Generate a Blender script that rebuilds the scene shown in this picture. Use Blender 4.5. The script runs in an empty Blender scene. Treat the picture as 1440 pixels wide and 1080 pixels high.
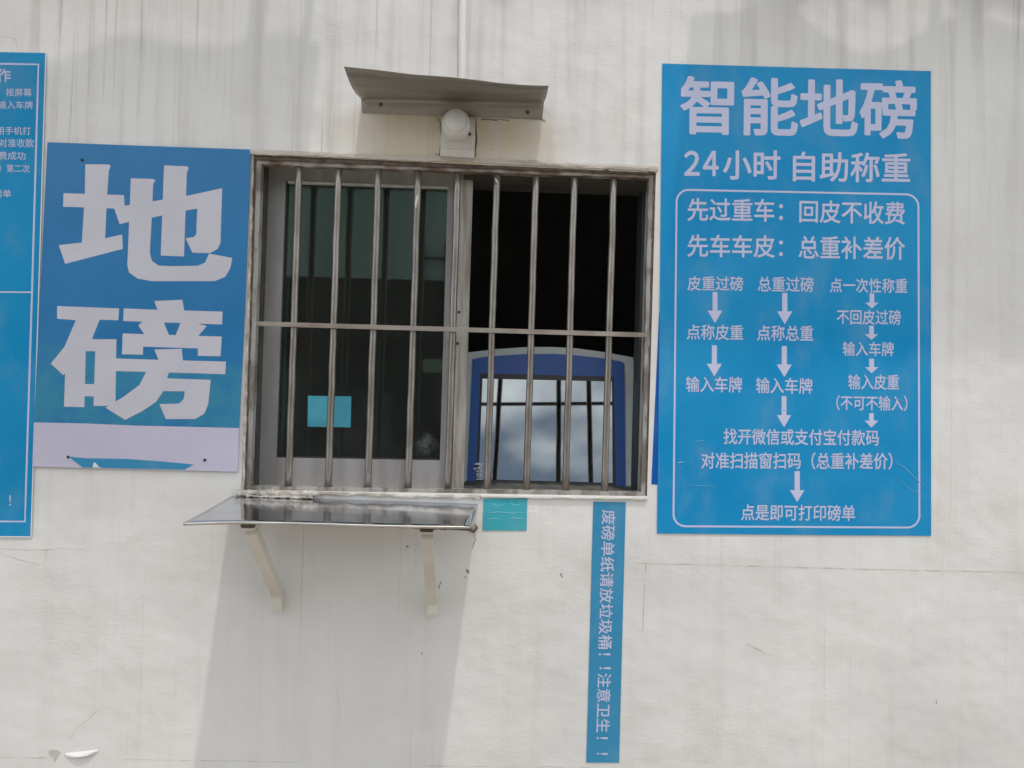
import bpy, bmesh, math, random
from mathutils import Vector, Matrix
from mathutils.geometry import tessellate_polygon
random.seed(7)
R = math.radians
sc = bpy.context.scene
C = sc.collection

# ------------------------------------------------------------------ camera
EYE = 1.40                    # camera height above the ground
DIST = 2.08                   # camera to wall
FPX = 1082.0                  # focal length in pixels of a 1440 px wide picture
PITCH, YAW, ROLL = R(1.3275), R(2.141), R(1.3538)
cp, sp, cy, sy = math.cos(PITCH), math.sin(PITCH), math.cos(YAW), math.sin(YAW)
FW = Vector((sy * cp, cy * cp, sp))
rt0 = Vector((cy, -sy, 0)); up0 = rt0.cross(FW)
RT = math.cos(ROLL) * rt0 + math.sin(ROLL) * up0
UP = math.cos(ROLL) * up0 - math.sin(ROLL) * rt0
EYEPOS = Vector((0, -DIST, EYE))
cam = bpy.data.cameras.new('camera'); camo = bpy.data.objects.new('camera', cam); C.objects.link(camo)
cam.sensor_width = 36; cam.lens = 36 * FPX / 1440; cam.clip_start = .02; cam.clip_end = 2000
m = Matrix((RT, UP, -FW)).transposed().to_4x4(); m.translation = EYEPOS
camo.matrix_world = m
sc.camera = camo

# ------------------------------------------------------------------ light
SUN = Vector((.24, -1, 2.7)).normalized()        # towards the sun
elev = math.asin(SUN.z); azim = math.atan2(SUN.x, SUN.y)
world = bpy.data.worlds.new('World'); sc.world = world; world.use_nodes = True
wn, wl = world.node_tree.nodes, world.node_tree.links
bg = wn['Background']
sky = wn.new('ShaderNodeTexSky'); sky.sky_type = 'NISHITA'; sky.sun_disc = False
sky.sun_elevation = elev; sky.sun_rotation = azim; sky.air_density = 1.2; sky.dust_density = 2.5
tc = wn.new('ShaderNodeTexCoord')
cm = wn.new('ShaderNodeMapping'); cm.inputs['Scale'].default_value = (1, 1, 2.0); cm.inputs['Location'].default_value = (.35, .1, .62)
cn = wn.new('ShaderNodeTexNoise'); cn.inputs['Scale'].default_value = 3.2; cn.inputs['Detail'].default_value = 9; cn.inputs['Roughness'].default_value = .55
cr = wn.new('ShaderNodeValToRGB'); cr.color_ramp.elements[0].position = .37; cr.color_ramp.elements[1].position = .57
cloud = wn.new('ShaderNodeMix'); cloud.data_type = 'RGBA'; cloud.inputs[7].default_value = (21.5, 22, 22.6, 1)
wl.new(tc.outputs['Generated'], cm.inputs[0]); wl.new(cm.outputs[0], cn.inputs['Vector']); wl.new(cn.outputs[0], cr.inputs[0])
wl.new(cr.outputs[0], cloud.inputs[0]); wl.new(sky.outputs[0], cloud.inputs[6]); wl.new(cloud.outputs[2], bg.inputs[0])
bg.inputs[1].default_value = .13
sun = bpy.data.lights.new('sun', 'SUN'); suno = bpy.data.objects.new('sun', sun); C.objects.link(suno)
sun.energy = 2.1; sun.angle = R(1.4); sun.color = (1, .955, .89)
suno.rotation_euler = SUN.to_track_quat('Z', 'Y').to_euler(); suno.location = (2, -10, 20)
sc.view_settings.view_transform = 'Standard'; sc.view_settings.look = 'None'
sc.view_settings.exposure = -0.70; sc.view_settings.gamma = 1
sc.cycles.max_bounces = 8; sc.cycles.transparent_max_bounces = 16
sc.cycles.sample_clamp_indirect = 6

# ------------------------------------------------------------------ where a sight line meets a plane of the scene
def ray(px, py): return FW * FPX + RT * (px - 720) + UP * (540 - py)
def at(px, py, y=0.0):
    d = ray(px, py); return EYEPOS + d * ((y + DIST) / d.y)
def on(px, py, P0, n):
    d = ray(px, py); return EYEPOS + d * ((P0 - EYEPOS).dot(n) / d.dot(n))

# ------------------------------------------------------------------ materials
def nodes(name, rough=.6, metal=0.0, spec=.5):
    mt = bpy.data.materials.new(name); mt.use_nodes = True
    n, l = mt.node_tree.nodes, mt.node_tree.links
    b = n['Principled BSDF']; b.inputs['Roughness'].default_value = rough; b.inputs['Metallic'].default_value = metal
    b.inputs['Specular IOR Level'].default_value = spec
    return mt, n, l, b
def noise(n, l, scale, detail=4, stretch=None, rough=.55, loc=(0, 0, 0)):
    t = n.new('ShaderNodeTexCoord'); mp = n.new('ShaderNodeMapping'); mp.inputs['Location'].default_value = loc
    if stretch: mp.inputs['Scale'].default_value = stretch
    ns = n.new('ShaderNodeTexNoise'); ns.inputs['Scale'].default_value = scale; ns.inputs['Detail'].default_value = detail
    ns.inputs['Roughness'].default_value = rough
    l.new(t.outputs['Object'], mp.inputs[0]); l.new(mp.outputs[0], ns.inputs['Vector'])
    return ns.outputs[0]
def ramp(n, l, src, a, b, va=0.0, vb=1.0):
    r = n.new('ShaderNodeMapRange'); r.interpolation_type = 'SMOOTHSTEP'
    for i, v in zip((1, 2, 3, 4), (a, b, va, vb)): r.inputs[i].default_value = v
    l.new(src, r.inputs[0]); return r.outputs[0]
def mul(n, l, a, b):
    q = n.new('ShaderNodeMath'); q.operation = 'MULTIPLY'
    for i, v in enumerate((a, b)):
        if isinstance(v, (int, float)): q.inputs[i].default_value = v
        else: l.new(v, q.inputs[i])
    return q.outputs[0]
def mix(n, l, f, a, b):
    q = n.new('ShaderNodeMix'); q.data_type = 'RGBA'
    if isinstance(f, (int, float)): q.inputs[0].default_value = f
    else: l.new(f, q.inputs[0])
    for i, v in ((6, a), (7, b)):
        if isinstance(v, tuple): q.inputs[i].default_value = (*v, 1)
        else: l.new(v, q.inputs[i])
    return q.outputs[2]
def bump(n, l, b, h, strength, dist=.003, prev=None):
    q = n.new('ShaderNodeBump'); q.inputs['Strength'].default_value = strength; q.inputs['Distance'].default_value = dist
    l.new(h, q.inputs['Height'])
    if prev: l.new(prev, q.inputs['Normal'])
    l.new(q.outputs[0], b.inputs['Normal']); return q.outputs[0]
def mottled(name, c1, c2, scale=8, rough=.6, metal=0, stretch=None, spec=.5, bs=.0, bscale=60, lo=.35, hi=.65, dist=.002):
    mt, n, l, b = nodes(name, rough, metal, spec)
    l.new(mix(n, l, ramp(n, l, noise(n, l, scale, 6, stretch), lo, hi), c1, c2), b.inputs['Base Color'])
    if bs: bump(n, l, b, noise(n, l, bscale, 5, stretch), bs, dist)
    return mt

def wall_material():
    mt, n, l, b = nodes('white_plaster_paint', .5, 0, .4)
    col = mix(n, l, ramp(n, l, noise(n, l, 1.4, 5), .3, .7), (.80, .785, .76), (.715, .70, .685))
    col = mix(n, l, mul(n, l, ramp(n, l, noise(n, l, 5, 6, (1, 1, .6), loc=(3, 1, 2)), .5, .75), .35), col, (.66, .62, .56))
    t = n.new('ShaderNodeTexCoord'); sx = n.new('ShaderNodeSeparateXYZ'); l.new(t.outputs['Object'], sx.inputs[0])
    high = ramp(n, l, sx.outputs[2], 1.3, 2.3, .25, 1.15)
    patch = ramp(n, l, noise(n, l, 1.7, 3, (1, 1, .5), loc=(5, 0, 1)), .38, .62)
    wide = ramp(n, l, noise(n, l, 1.0, 5, (20, 1, .9)), .46, .80)
    col = mix(n, l, mul(n, l, mul(n, l, wide, high), .65), col, (.50, .475, .455))
    thin = ramp(n, l, noise(n, l, 1.0, 4, (75, 1, 1.3), loc=(2, 0, 7)), .56, .76)
    col = mix(n, l, mul(n, l, mul(n, l, thin, mul(n, l, high, patch)), .85), col, (.40, .36, .365))
    thin2 = ramp(n, l, noise(n, l, 1.0, 3, (120, 1, .6), loc=(8, 0, 3)), .62, .78)
    col = mix(n, l, mul(n, l, mul(n, l, thin2, ramp(n, l, noise(n, l, 1.3, 3, (2.5, 1, .6), loc=(6, 6, 1)), .4, .65)), .6), col, (.40, .37, .35))
    spots = ramp(n, l, noise(n, l, 30, 2, loc=(1, 4, 9)), .76, .80)
    col = mix(n, l, mul(n, l, spots, .5), col, (.35, .33, .31))
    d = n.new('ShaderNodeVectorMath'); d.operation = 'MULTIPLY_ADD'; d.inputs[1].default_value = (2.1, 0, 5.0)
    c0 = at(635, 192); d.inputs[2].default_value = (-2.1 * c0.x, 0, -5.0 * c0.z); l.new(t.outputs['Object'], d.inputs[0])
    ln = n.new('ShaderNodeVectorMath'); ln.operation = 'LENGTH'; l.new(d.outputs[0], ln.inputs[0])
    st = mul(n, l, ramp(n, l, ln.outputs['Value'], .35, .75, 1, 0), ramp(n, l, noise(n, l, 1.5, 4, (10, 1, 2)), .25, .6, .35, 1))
    col = mix(n, l, mul(n, l, st, .8), col, (.72, .61, .44))              # warm shade below the hood, painted as tan into the wall colour
    l.new(col, b.inputs['Base Color'])
    p = bump(n, l, b, noise(n, l, 3.2, 3, loc=(4, 0, 2)), .6, .036)
    p = bump(n, l, b, noise(n, l, 11, 4, (1, 1, 1.5)), .2, .010, p)
    grain = mul(n, l, noise(n, l, 75, 5, (1, 1, 1.7)), ramp(n, l, noise(n, l, 2.6, 3, loc=(9, 2, 5)), .35, .65, .25, 1))
    p = bump(n, l, b, grain, .38, .0028, p)
    bump(n, l, b, noise(n, l, 300, 2), .2, .0008, p)
    return mt
def sign_material():
    mt, n, l, b = nodes('printed_blue_sign', .34, 0, .4)
    col = mix(n, l, ramp(n, l, noise(n, l, 4, 4), .3, .7), (.020, .175, .41), (.028, .195, .445))
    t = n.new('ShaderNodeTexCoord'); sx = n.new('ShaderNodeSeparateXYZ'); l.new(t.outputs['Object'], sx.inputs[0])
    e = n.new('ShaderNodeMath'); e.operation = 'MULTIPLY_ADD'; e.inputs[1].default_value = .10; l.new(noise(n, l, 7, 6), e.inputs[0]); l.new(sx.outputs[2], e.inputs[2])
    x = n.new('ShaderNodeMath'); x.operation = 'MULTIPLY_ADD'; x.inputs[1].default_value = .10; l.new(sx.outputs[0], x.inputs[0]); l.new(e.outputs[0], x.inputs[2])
    low = ramp(n, l, x.outputs[0], .335, .365, 1, 0)           # teal tone towards the foot of the sign
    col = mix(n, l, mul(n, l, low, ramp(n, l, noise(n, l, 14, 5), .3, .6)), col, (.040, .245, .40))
    l.new(col, b.inputs['Base Color']); bump(n, l, b, noise(n, l, 3, 2), .3, .01)
    return mt
def film(name, c, c2=None, rough=.3, wr=.25):
    mt, n, l, b = nodes(name, rough, 0, .22)
    l.new(mix(n, l, ramp(n, l, noise(n, l, 3, 5), .3, .7), c, c2 or tuple(v * .9 for v in c)), b.inputs['Base Color'])
    col = b.inputs['Base Color'].links[0].from_socket                      # dust and rubbed patches
    dust = mul(n, l, ramp(n, l, noise(n, l, 9, 7, (1, 1, .6), loc=(3, 3, 3)), .48, .72), .16)
    specks = mul(n, l, ramp(n, l, noise(n, l, 70, 3), .70, .78), .35)
    col = mix(n, l, dust, col, (.35, .42, .48)); l.new(mix(n, l, specks, col, (.02, .16, .30)), b.inputs['Base Color'])
    l.new(ramp(n, l, noise(n, l, 5, 4, loc=(7, 1, 0)), .3, .7, rough - .08, rough + .15), b.inputs['Roughness'])
    p = bump(n, l, b, noise(n, l, 3.5, 3), wr, .008)
    bump(n, l, b, noise(n, l, 45, 2, (1, 1, .3)), wr * .4, .001, p)
    return mt
def glass_material():
    mt, n, l, b = nodes('dusty_window_glass')
    out = n['Material Output']; n.remove(b)
    tr = n.new('ShaderNodeBsdfTransparent'); tr.inputs[0].default_value = (.80, .90, .86, 1)
    gl = n.new('ShaderNodeBsdfGlossy'); gl.inputs['Roughness'].default_value = .015; gl.inputs['Color'].default_value = (.88, 1, .95, 1)
    fr = n.new('ShaderNodeFresnel'); fr.inputs[0].default_value = 1.5
    ms = n.new('ShaderNodeMixShader'); l.new(fr.outputs[0], ms.inputs[0]); l.new(tr.outputs[0], ms.inputs[1]); l.new(gl.outputs[0], ms.inputs[2])
    du = n.new('ShaderNodeBsdfDiffuse'); du.inputs[0].default_value = (.55, .55, .52, 1)
    # splashed dirt low in the corner of the pane, a film of dust elsewhere
    t = n.new('ShaderNodeTexCoord'); d = n.new('ShaderNodeVectorMath'); d.operation = 'DISTANCE'
    d.inputs[1].default_value = tuple(at(600, 624, .113) - at(630, 692, .12)); l.new(t.outputs['Object'], d.inputs[0])
    wob = n.new('ShaderNodeMath'); wob.operation = 'MULTIPLY_ADD'; wob.inputs[1].default_value = .09; l.new(noise(n, l, 38, 4), wob.inputs[0]); l.new(d.outputs['Value'], wob.inputs[2])
    blob = ramp(n, l, wob.outputs[0], .048, .082, 1, 0)
    sp_ = mul(n, l, ramp(n, l, noise(n, l, 330, 1), .50, .58), blob)
    dust = mul(n, l, ramp(n, l, noise(n, l, 900, 1), .80, .82), .5)
    ad = n.new('ShaderNodeMath'); ad.operation = 'ADD'; ad.use_clamp = True; l.new(mul(n, l, sp_, .42), ad.inputs[0]); l.new(dust, ad.inputs[1])
    a2 = n.new('ShaderNodeMath'); a2.operation = 'ADD'; a2.use_clamp = True; l.new(ad.outputs[0], a2.inputs[0]); a2.inputs[1].default_value = .03
    m2 = n.new('ShaderNodeMixShader'); l.new(a2.outputs[0], m2.inputs[0]); l.new(ms.outputs[0], m2.inputs[1]); l.new(du.outputs[0], m2.inputs[2])
    l.new(m2.outputs[0], out.inputs[0]); return mt

M = {}
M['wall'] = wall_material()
M['sign'] = sign_material()
M['glass'] = glass_material()
M['ground'] = mottled('pale_concrete', (.36, .325, .275), (.29, .26, .215), 1.5, .85)
M['poster'] = film('blue_poster_film', (.004, .255, .56), (.018, .30, .60), .38, .3)
M['poster2'] = film('blue_poster_film_side', (.003, .25, .52), (.005, .275, .55), .4, .22)
M['older'] = film('deep_blue_film', (.008, .10, .42), None, .35, .2)
M['banner'] = film('light_blue_strip_film', (.045, .28, .50), None, .38, .25)
M['ink'] = mottled('pale_lavender_print', (.575, .60, .80), (.545, .57, .77), 5, .4)
M['ink2'] = mottled('pale_grey_print', (.60, .59, .66), (.56, .55, .62), 5, .42)
M['lilac'] = mottled('lilac_white_vinyl', (.55, .52, .66), (.58, .555, .68), 5, .4, bs=.2, bscale=6)
M['teal'] = film('teal_sticker_film', (.055, .40, .50), (.06, .43, .52), .22, .2)
M['crease'] = mottled('creased_teal_film', (.16, .52, .60), (.22, .58, .66), 30, .12, spec=1.0)
M['wrinkle'] = mottled('creased_blue_film', (.10, .40, .66), (.18, .48, .72), 30, .1, spec=1.0)
M['note'] = mottled('blue_note_paper', (.06, .34, .46), (.07, .37, .50), 30, .6)
M['steel'] = mottled('weathered_steel_bar', (.34, .31, .28), (.25, .22, .195), 40, .34, .72, (1, 1, .35), bs=.15, bscale=150)
M['galv'] = mottled('grille_frame_paint', (.36, .35, .325), (.17, .145, .125), 22, .6, .0, (1, 1, .5), bs=.4, bscale=90, lo=.42, hi=.62)
M['galv_top'] = mottled('grille_frame_rusty_paint', (.36, .32, .29), (.13, .085, .06), 26, .65, .0, (.5, 1, 1), bs=.5, bscale=90, lo=.38, hi=.62)
M['cross'] = mottled('crossbar_steel', (.36, .325, .29), (.24, .19, .155), 25, .5, .2, (.3, 1, 1), bs=.15, bscale=120)
M['alu'] = mottled('aged_aluminium_sash', (.37, .36, .36), (.27, .255, .25), 9, .5, .1, (2.2, 1, .35), bs=.12, bscale=80, lo=.3, hi=.72)
M['alu2'] = mottled('weathered_pale_stile', (.46, .44, .40), (.27, .235, .20), 18, .6, .0, (4, 1, .3), bs=.2, bscale=80, lo=.35, hi=.7)
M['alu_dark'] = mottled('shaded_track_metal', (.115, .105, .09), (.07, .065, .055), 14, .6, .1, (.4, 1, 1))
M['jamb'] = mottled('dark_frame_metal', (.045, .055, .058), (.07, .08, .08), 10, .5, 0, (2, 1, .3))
M['rubber'] = mottled('dark_rubber_gasket', (.03, .03, .03), (.05, .045, .04), 30, .7)
M['gasket'] = mottled('pale_gasket', (.66, .67, .63), (.5, .5, .47), 30, .6)
M['green'] = mottled('green_strip_film', (.05, .105, .075), (.02, .04, .03), 14, .4, 0, (1, 1, .4))
M['mortar'] = mottled('cracked_mortar', (.66, .62, .56), (.36, .31, .26), 24, .85, bs=.9, bscale=70, dist=.006)
M['lip'] = mottled('plaster_lip', (.60, .555, .50), (.40, .35, .305), 12, .75, 0, (.4, 1, 1), bs=.5, bscale=50, lo=.45, hi=.75)
M['grime_gap'] = mottled('grime_and_gap_shade', (.07, .05, .04), (.14, .105, .085), 40, .8, bs=.6, bscale=80)
M['stainless'] = mottled('brushed_stainless', (.66, .68, .73), (.58, .60, .65), 3, .10, 1.0, (.3, 6, 6))
M['stain_edge'] = mottled('folded_stainless_lip', (.72, .70, .67), (.55, .5, .46), 12, .3, .8)
M['zinc'] = mottled('dull_zinc_sheet', (.36, .335, .30), (.26, .235, .205), 5, .5, .5, (.35, 3, 3), bs=.2, bscale=5, dist=.01)
M['rust'] = mottled('rusty_steel', (.16, .12, .09), (.08, .06, .045), 40, .8, bs=.5, bscale=100)
M['bracket'] = mottled('cream_painted_steel', (.74, .70, .62), (.66, .62, .55), 10, .55, 0, (1, 1, .5), bs=.15, bscale=60)
M['plastic'] = mottled('white_plastic', (.74, .73, .71), (.69, .675, .65), 12, .42)
M['boxp'] = mottled('painted_box', (.68, .655, .61), (.60, .57, .52), 14, .6, bs=.2, bscale=50)
M['pipe'] = mottled('white_pvc_pipe', (.82, .81, .78), (.76, .74, .71), 8, .45, 0, (1, 1, .3))
M['casing'] = mottled('grey_white_kiosk_casing', (.62, .66, .64), (.55, .59, .58), 6, .4)
M['kblue'] = mottled('royal_blue_kiosk_panel', (.008, .075, .33), (.010, .085, .37), 5, .35)
M['black'] = mottled('black_plastic', (.012, .013, .014), (.02, .02, .02), 12, .4)
M['screen'] = mottled('glossy_touch_screen', (.37, .40, .395), (.34, .37, .365), 9, .04, 1.0)
M['white'] = mottled('white_print', (.75, .76, .78), (.7, .71, .72), 12, .5)
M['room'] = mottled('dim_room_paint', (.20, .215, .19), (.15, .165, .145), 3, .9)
M['crack'] = mottled('crack_dirt', (.50, .47, .43), (.70, .67, .63), 30, .9)
M['crackd'] = mottled('dark_crack_dirt', (.30, .265, .23), (.52, .48, .43), 40, .9)
M['roof'] = mottled('roof_sheet', (.30, .28, .26), (.22, .20, .19), 4, .6)
M['shedm'] = mottled('teal_shed_sheet', (.38, .56, .54), (.62, .76, .73), 1.2, .6, 0, (1.6, 1, .12))
M['crate'] = mottled('weathered_crate', (.16, .15, .13), (.09, .09, .08), 2, .8)
M['shedd'] = mottled('dark_shed_inside', (.055, .06, .055), (.03, .035, .03), 2, .9)
M['pale'] = mottled('pale_green_panel', (.45, .60, .45), (.40, .55, .42), 2, .6)

def shade_sheet_material():  # part-clear sheet so the added canopies let some sun through
    mt, n, l, b = nodes('translucent_shade_sheet', .5)
    out = n['Material Output']; tr = n.new('ShaderNodeBsdfTransparent'); tr.inputs[0].default_value = (.95, .97, 1, 1)
    b.inputs['Base Color'].default_value = (.6, .62, .6, 1); ms = n.new('ShaderNodeMixShader')
    l.new(ramp(n, l, noise(n, l, 3, 3), .2, .8, .62, .42), ms.inputs[0]); l.new(tr.outputs[0], ms.inputs[1]); l.new(b.outputs[0], ms.inputs[2]); l.new(ms.outputs[0], out.inputs[0])
    return mt
M['shade_sheet'] = shade_sheet_material()

# ------------------------------------------------------------------ builders
def link(name, me, mat, parent=None):
    me.materials.append(mat)
    o = bpy.data.objects.new(name, me); C.objects.link(o)
    if parent:
        base = Vector(parent.location)
        if parent.parent: base = base + Vector(parent.parent.location)
        me.transform(Matrix.Translation(-base)); o.parent = parent
    return o
def finish(name, bm, mat, parent=None, smooth=False):
    bmesh.ops.recalc_face_normals(bm, faces=bm.faces)
    me = bpy.data.meshes.new(name); bm.to_mesh(me); bm.free()
    if smooth:
        for p in me.polygons: p.use_smooth = True
    return link(name, me, mat, parent)
def tag(o, label, cat, group=None, kind=None):
    if label: o['label'] = label
    if cat: o['category'] = cat
    if group: o['group'] = group
    if kind: o['kind'] = kind
    return o
def thing(name, label, cat, loc, group=None):
    o = bpy.data.objects.new(name, None); C.objects.link(o); o.empty_display_size = .05; o.location = loc
    return tag(o, label, cat, group)
def box(bm, c, s, rot=None, bev=0.0):
    g = bmesh.ops.create_cube(bm, size=1); vs = g['verts']
    bmesh.ops.scale(bm, vec=s, verts=vs)
    if rot: bmesh.ops.rotate(bm, matrix=rot, verts=vs)
    bmesh.ops.translate(bm, vec=c, verts=vs)
    if bev:
        es = list({e for v in vs for e in v.link_edges}); bmesh.ops.bevel(bm, geom=es, offset=bev, segments=2, affect='EDGES')
def tube(bm, pts, r, seg=14, cap=True):
    rings = []
    for i, p in enumerate(pts):
        a = pts[max(i - 1, 0)]; b = pts[min(i + 1, len(pts) - 1)]; d = (b - a).normalized()
        u = d.cross(Vector((0, 1, .01))).normalized(); v = d.cross(u)
        rr = r[i] if isinstance(r, list) else r
        rings.append([bm.verts.new(p + (u * math.cos(2 * math.pi * k / seg) + v * math.sin(2 * math.pi * k / seg)) * rr) for k in range(seg)])
    for a, b in zip(rings, rings[1:]):
        for k in range(seg): bm.faces.new((a[k], a[(k + 1) % seg], b[(k + 1) % seg], b[k]))
    if cap: bm.faces.new(rings[0][::-1]); bm.faces.new(rings[-1])
def plate(bm, front, back):
    """a slab between two matching outlines (lists of points); concave outlines are fine"""
    n = len(front); f = [bm.verts.new(p) for p in front]; b = [bm.verts.new(p) for p in back]
    for t in tessellate_polygon([[Vector(p) for p in front]]):
        try: bm.faces.new([f[i] for i in t]); bm.faces.new([b[i] for i in reversed(t)])
        except ValueError: pass
    for i in range(n): bm.faces.new((f[i], f[(i + 1) % n], b[(i + 1) % n], b[i]))
def slab(bm, px, y0, y1):
    """slab on the plane y0 whose outline is seen at the given picture points, square to the wall, back at y1"""
    f = [at(a, b, y0) for a, b in px]; plate(bm, f, [p + Vector((0, y1 - y0, 0)) for p in f])
def bar(bm, a, b, wid, y0, y1):
    """straight flat bar between two points of the plane y0 (picture points), wid in metres"""
    A, B = at(*a, y0), at(*b, y0); d = (B - A).normalized(); s = Vector((-d.z, 0, d.x)) * (wid / 2)
    f = [A - s, B - s, B + s, A + s]; plate(bm, f, [p + Vector((0, y1 - y0, 0)) for p in f])
def ragged(bm, a, b, wid, y0, y1, amp, n=60, seed=1, taper=0):
    """rough bead or strip between two points, its edges and front uneven"""
    rr = random.Random(seed); A, B = at(*a, y0), at(*b, y0); d = (B - A).normalized(); s = Vector((-d.z, 0, d.x))
    rows = []; lo = hi = fr = 0
    for i in range(n + 1):
        lo = .6 * lo + rr.uniform(-1, 1) * amp; hi = .6 * hi + rr.uniform(-1, 1) * amp; fr = .6 * fr + rr.uniform(-1, 1) * amp
        p = A.lerp(B, i / n); w = wid / 2
        l_, h_ = -w + lo, w + hi
        if h_ - l_ < wid * .25: h_ = l_ + wid * .25
        yb = Vector((0, y1 - y0, 0)); yf = Vector((0, min(fr, (y1 - y0) * .6), 0))
        rows.append([bm.verts.new(p + s * l_ + yb), bm.verts.new(p + s * l_ + yf * .4), bm.verts.new(p + s * (l_ + h_) / 2 + yf - Vector((0, amp * .8, 0))), bm.verts.new(p + s * h_ + yf * .4), bm.verts.new(p + s * h_ + yb)])
    for q, r_ in zip(rows, rows[1:]):
        for k in range(4): bm.faces.new((q[k], q[k + 1], r_[k + 1], r_[k]))
    bm.faces.new(rows[0][::-1]); bm.faces.new(rows[-1])
def ribbon(bm, pts, w, y, depth=.0004, close=False):
    """printed or scratched line through picture points, w in picture pixels"""
    n = len(pts); L = []
    for i in range(n):
        a = Vector(pts[(i - 1) % n if close else max(i - 1, 0)]); b = Vector(pts[(i + 1) % n if close else min(i + 1, n - 1)])
        d = (b - a).normalized(); s = Vector((-d.y, d.x)); ww = w[i] if isinstance(w, list) else w
        p = Vector(pts[i]); L.append((at(*(p - s * ww / 2), y), at(*(p + s * ww / 2), y)))
    D = Vector((0, depth, 0)); V = [[bm.verts.new(q) for q in (a, b, b + D, a + D)] for a, b in L]
    for i in range(n if close else n - 1):
        p, q = V[i], V[(i + 1) % n]
        for k in range(4): bm.faces.new((p[k], p[(k + 1) % 4], q[(k + 1) % 4], q[k]))
    if not close: bm.faces.new(V[0][::-1]); bm.faces.new(V[-1])

_glyphs = {}
def glyphs(text):
    if text not in _glyphs:
        cu = bpy.data.curves.new('text', 'FONT'); cu.body = text; cu.size = 1; cu.resolution_u = 3
        o = bpy.data.objects.new('text', cu); C.objects.link(o)
        me = bpy.data.meshes.new_from_object(o.evaluated_get(bpy.context.evaluated_depsgraph_get()))
        bm = bmesh.new(); bm.from_mesh(me); bmesh.ops.remove_doubles(bm, verts=bm.verts, dist=1e-5)
        bm.verts.index_update()
        _glyphs[text] = ([(v.co.x, v.co.y) for v in bm.verts], [[v.index for v in f.verts] for f in bm.faces],
                         [(e.verts[0].index, e.verts[1].index) for e in bm.edges if len(e.link_faces) == 1])
        bm.free(); bpy.data.objects.remove(o); bpy.data.curves.remove(cu); bpy.data.meshes.remove(me)
    return _glyphs[text]
def lettering(name, text, O, U, V, y, mat, parent, w=.012):
    """text whose ink fills the parallelogram O, O+U, O+V (picture points), thickened by w em"""
    vs, fs, es = glyphs(text)
    x0 = min(v[0] for v in vs) - w; x1 = max(v[0] for v in vs) + w; y0 = min(v[1] for v in vs) - w; y1 = max(v[1] for v in vs) + w
    O, U, V = Vector(O), Vector(U), Vector(V)
    def put(a, b, k=0):
        p = O + U * ((a - x0) / (x1 - x0)) + V * ((b - y0) / (y1 - y0)); return at(p.x, p.y, y - k)
    bm = bmesh.new(); q = [bm.verts.new(put(*v)) for v in vs]
    for f in fs:
        try: bm.faces.new([q[i] for i in f])
        except ValueError: pass
    for j, (a, b) in enumerate(es):
        A, B = Vector(vs[a]), Vector(vs[b]); d = B - A
        if d.length < 1e-6: continue
        d = d.normalized() * w; s = Vector((-d.y, d.x)); k = .00003 + (j * 7 % 23) * .000012
        c = .7071
        poly = [A - s, A - (s + d) * c, A - d, A + (s - d) * c, A + s, B + s, B + (s + d) * c, B + d, B + (d - s) * c, B - s]
        bm.faces.new([bm.verts.new(put(p.x, p.y, k)) for p in poly])
    for f in bm.faces:
        f.normal_update()
        if f.normal.y > 0: f.normal_flip()
    me = bpy.data.meshes.new(name); bm.to_mesh(me); bm.free()
    return link(name, me, mat, parent)
def line(text, x0, x1, ya, yb, y, parent, mat, w=.012, slope=.012, lean=.008):
    return lettering('text_line', text, (x0, yb), (x1 - x0, slope * (x1 - x0)), (lean * (yb - ya), ya - yb), y, mat, parent, w)
def origin(o, p):
    o.data.transform(Matrix.Translation(-(Vector(p) - o.location))); o.location = p; return o
def centre_base(o):
    v = [o.location + q.co for q in o.data.vertices]
    return origin(o, Vector(((min(q.x for q in v) + max(q.x for q in v)) / 2, max(q.y for q in v), min(q.z for q in v))))

# ------------------------------------------------------------------ ground and building
bm = bmesh.new(); bmesh.ops.create_grid(bm, x_segments=2, y_segments=2, size=300)
g = finish('ground', bm, M['ground']); tag(g, None, None, kind='structure')

bld = thing('building', 'white painted plaster building wall stained with vertical grey drips', 'building', (0, 0, 0))
OPEN = [at(355.5, 217), at(922.5, 243), at(910, 698), at(339.5, 689)]      # window opening, clockwise from top left
bm = bmesh.new(); TH = .24
outer = [Vector((-7, 0, 3.25)), Vector((7, 0, 3.25)), Vector((7, 0, 0)), Vector((-7, 0, 0))]
def ring(a, b, flip=False):
    for i in range(4):
        f = [a[i], a[(i + 1) % 4], b[(i + 1) % 4], b[i]]; bm.faces.new(f[::-1] if flip else f)
o0 = [bm.verts.new(p) for p in outer]; i0 = [bm.verts.new(p) for p in OPEN]
o1 = [bm.verts.new(p + Vector((0, TH, 0))) for p in outer]; i1 = [bm.verts.new(p + Vector((0, TH, 0))) for p in OPEN]
ring(o0, i0); ring(i0, i1); ring(i1, o1); ring(o1, o0)
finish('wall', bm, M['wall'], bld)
# the room behind: back, sides, ceiling, floor
bm = bmesh.new()
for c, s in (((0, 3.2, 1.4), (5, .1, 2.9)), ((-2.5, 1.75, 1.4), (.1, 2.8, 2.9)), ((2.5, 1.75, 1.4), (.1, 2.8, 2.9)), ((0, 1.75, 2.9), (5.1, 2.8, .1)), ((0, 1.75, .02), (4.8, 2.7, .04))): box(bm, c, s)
finish('room_lining', bm, M['room'], bld)
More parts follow.
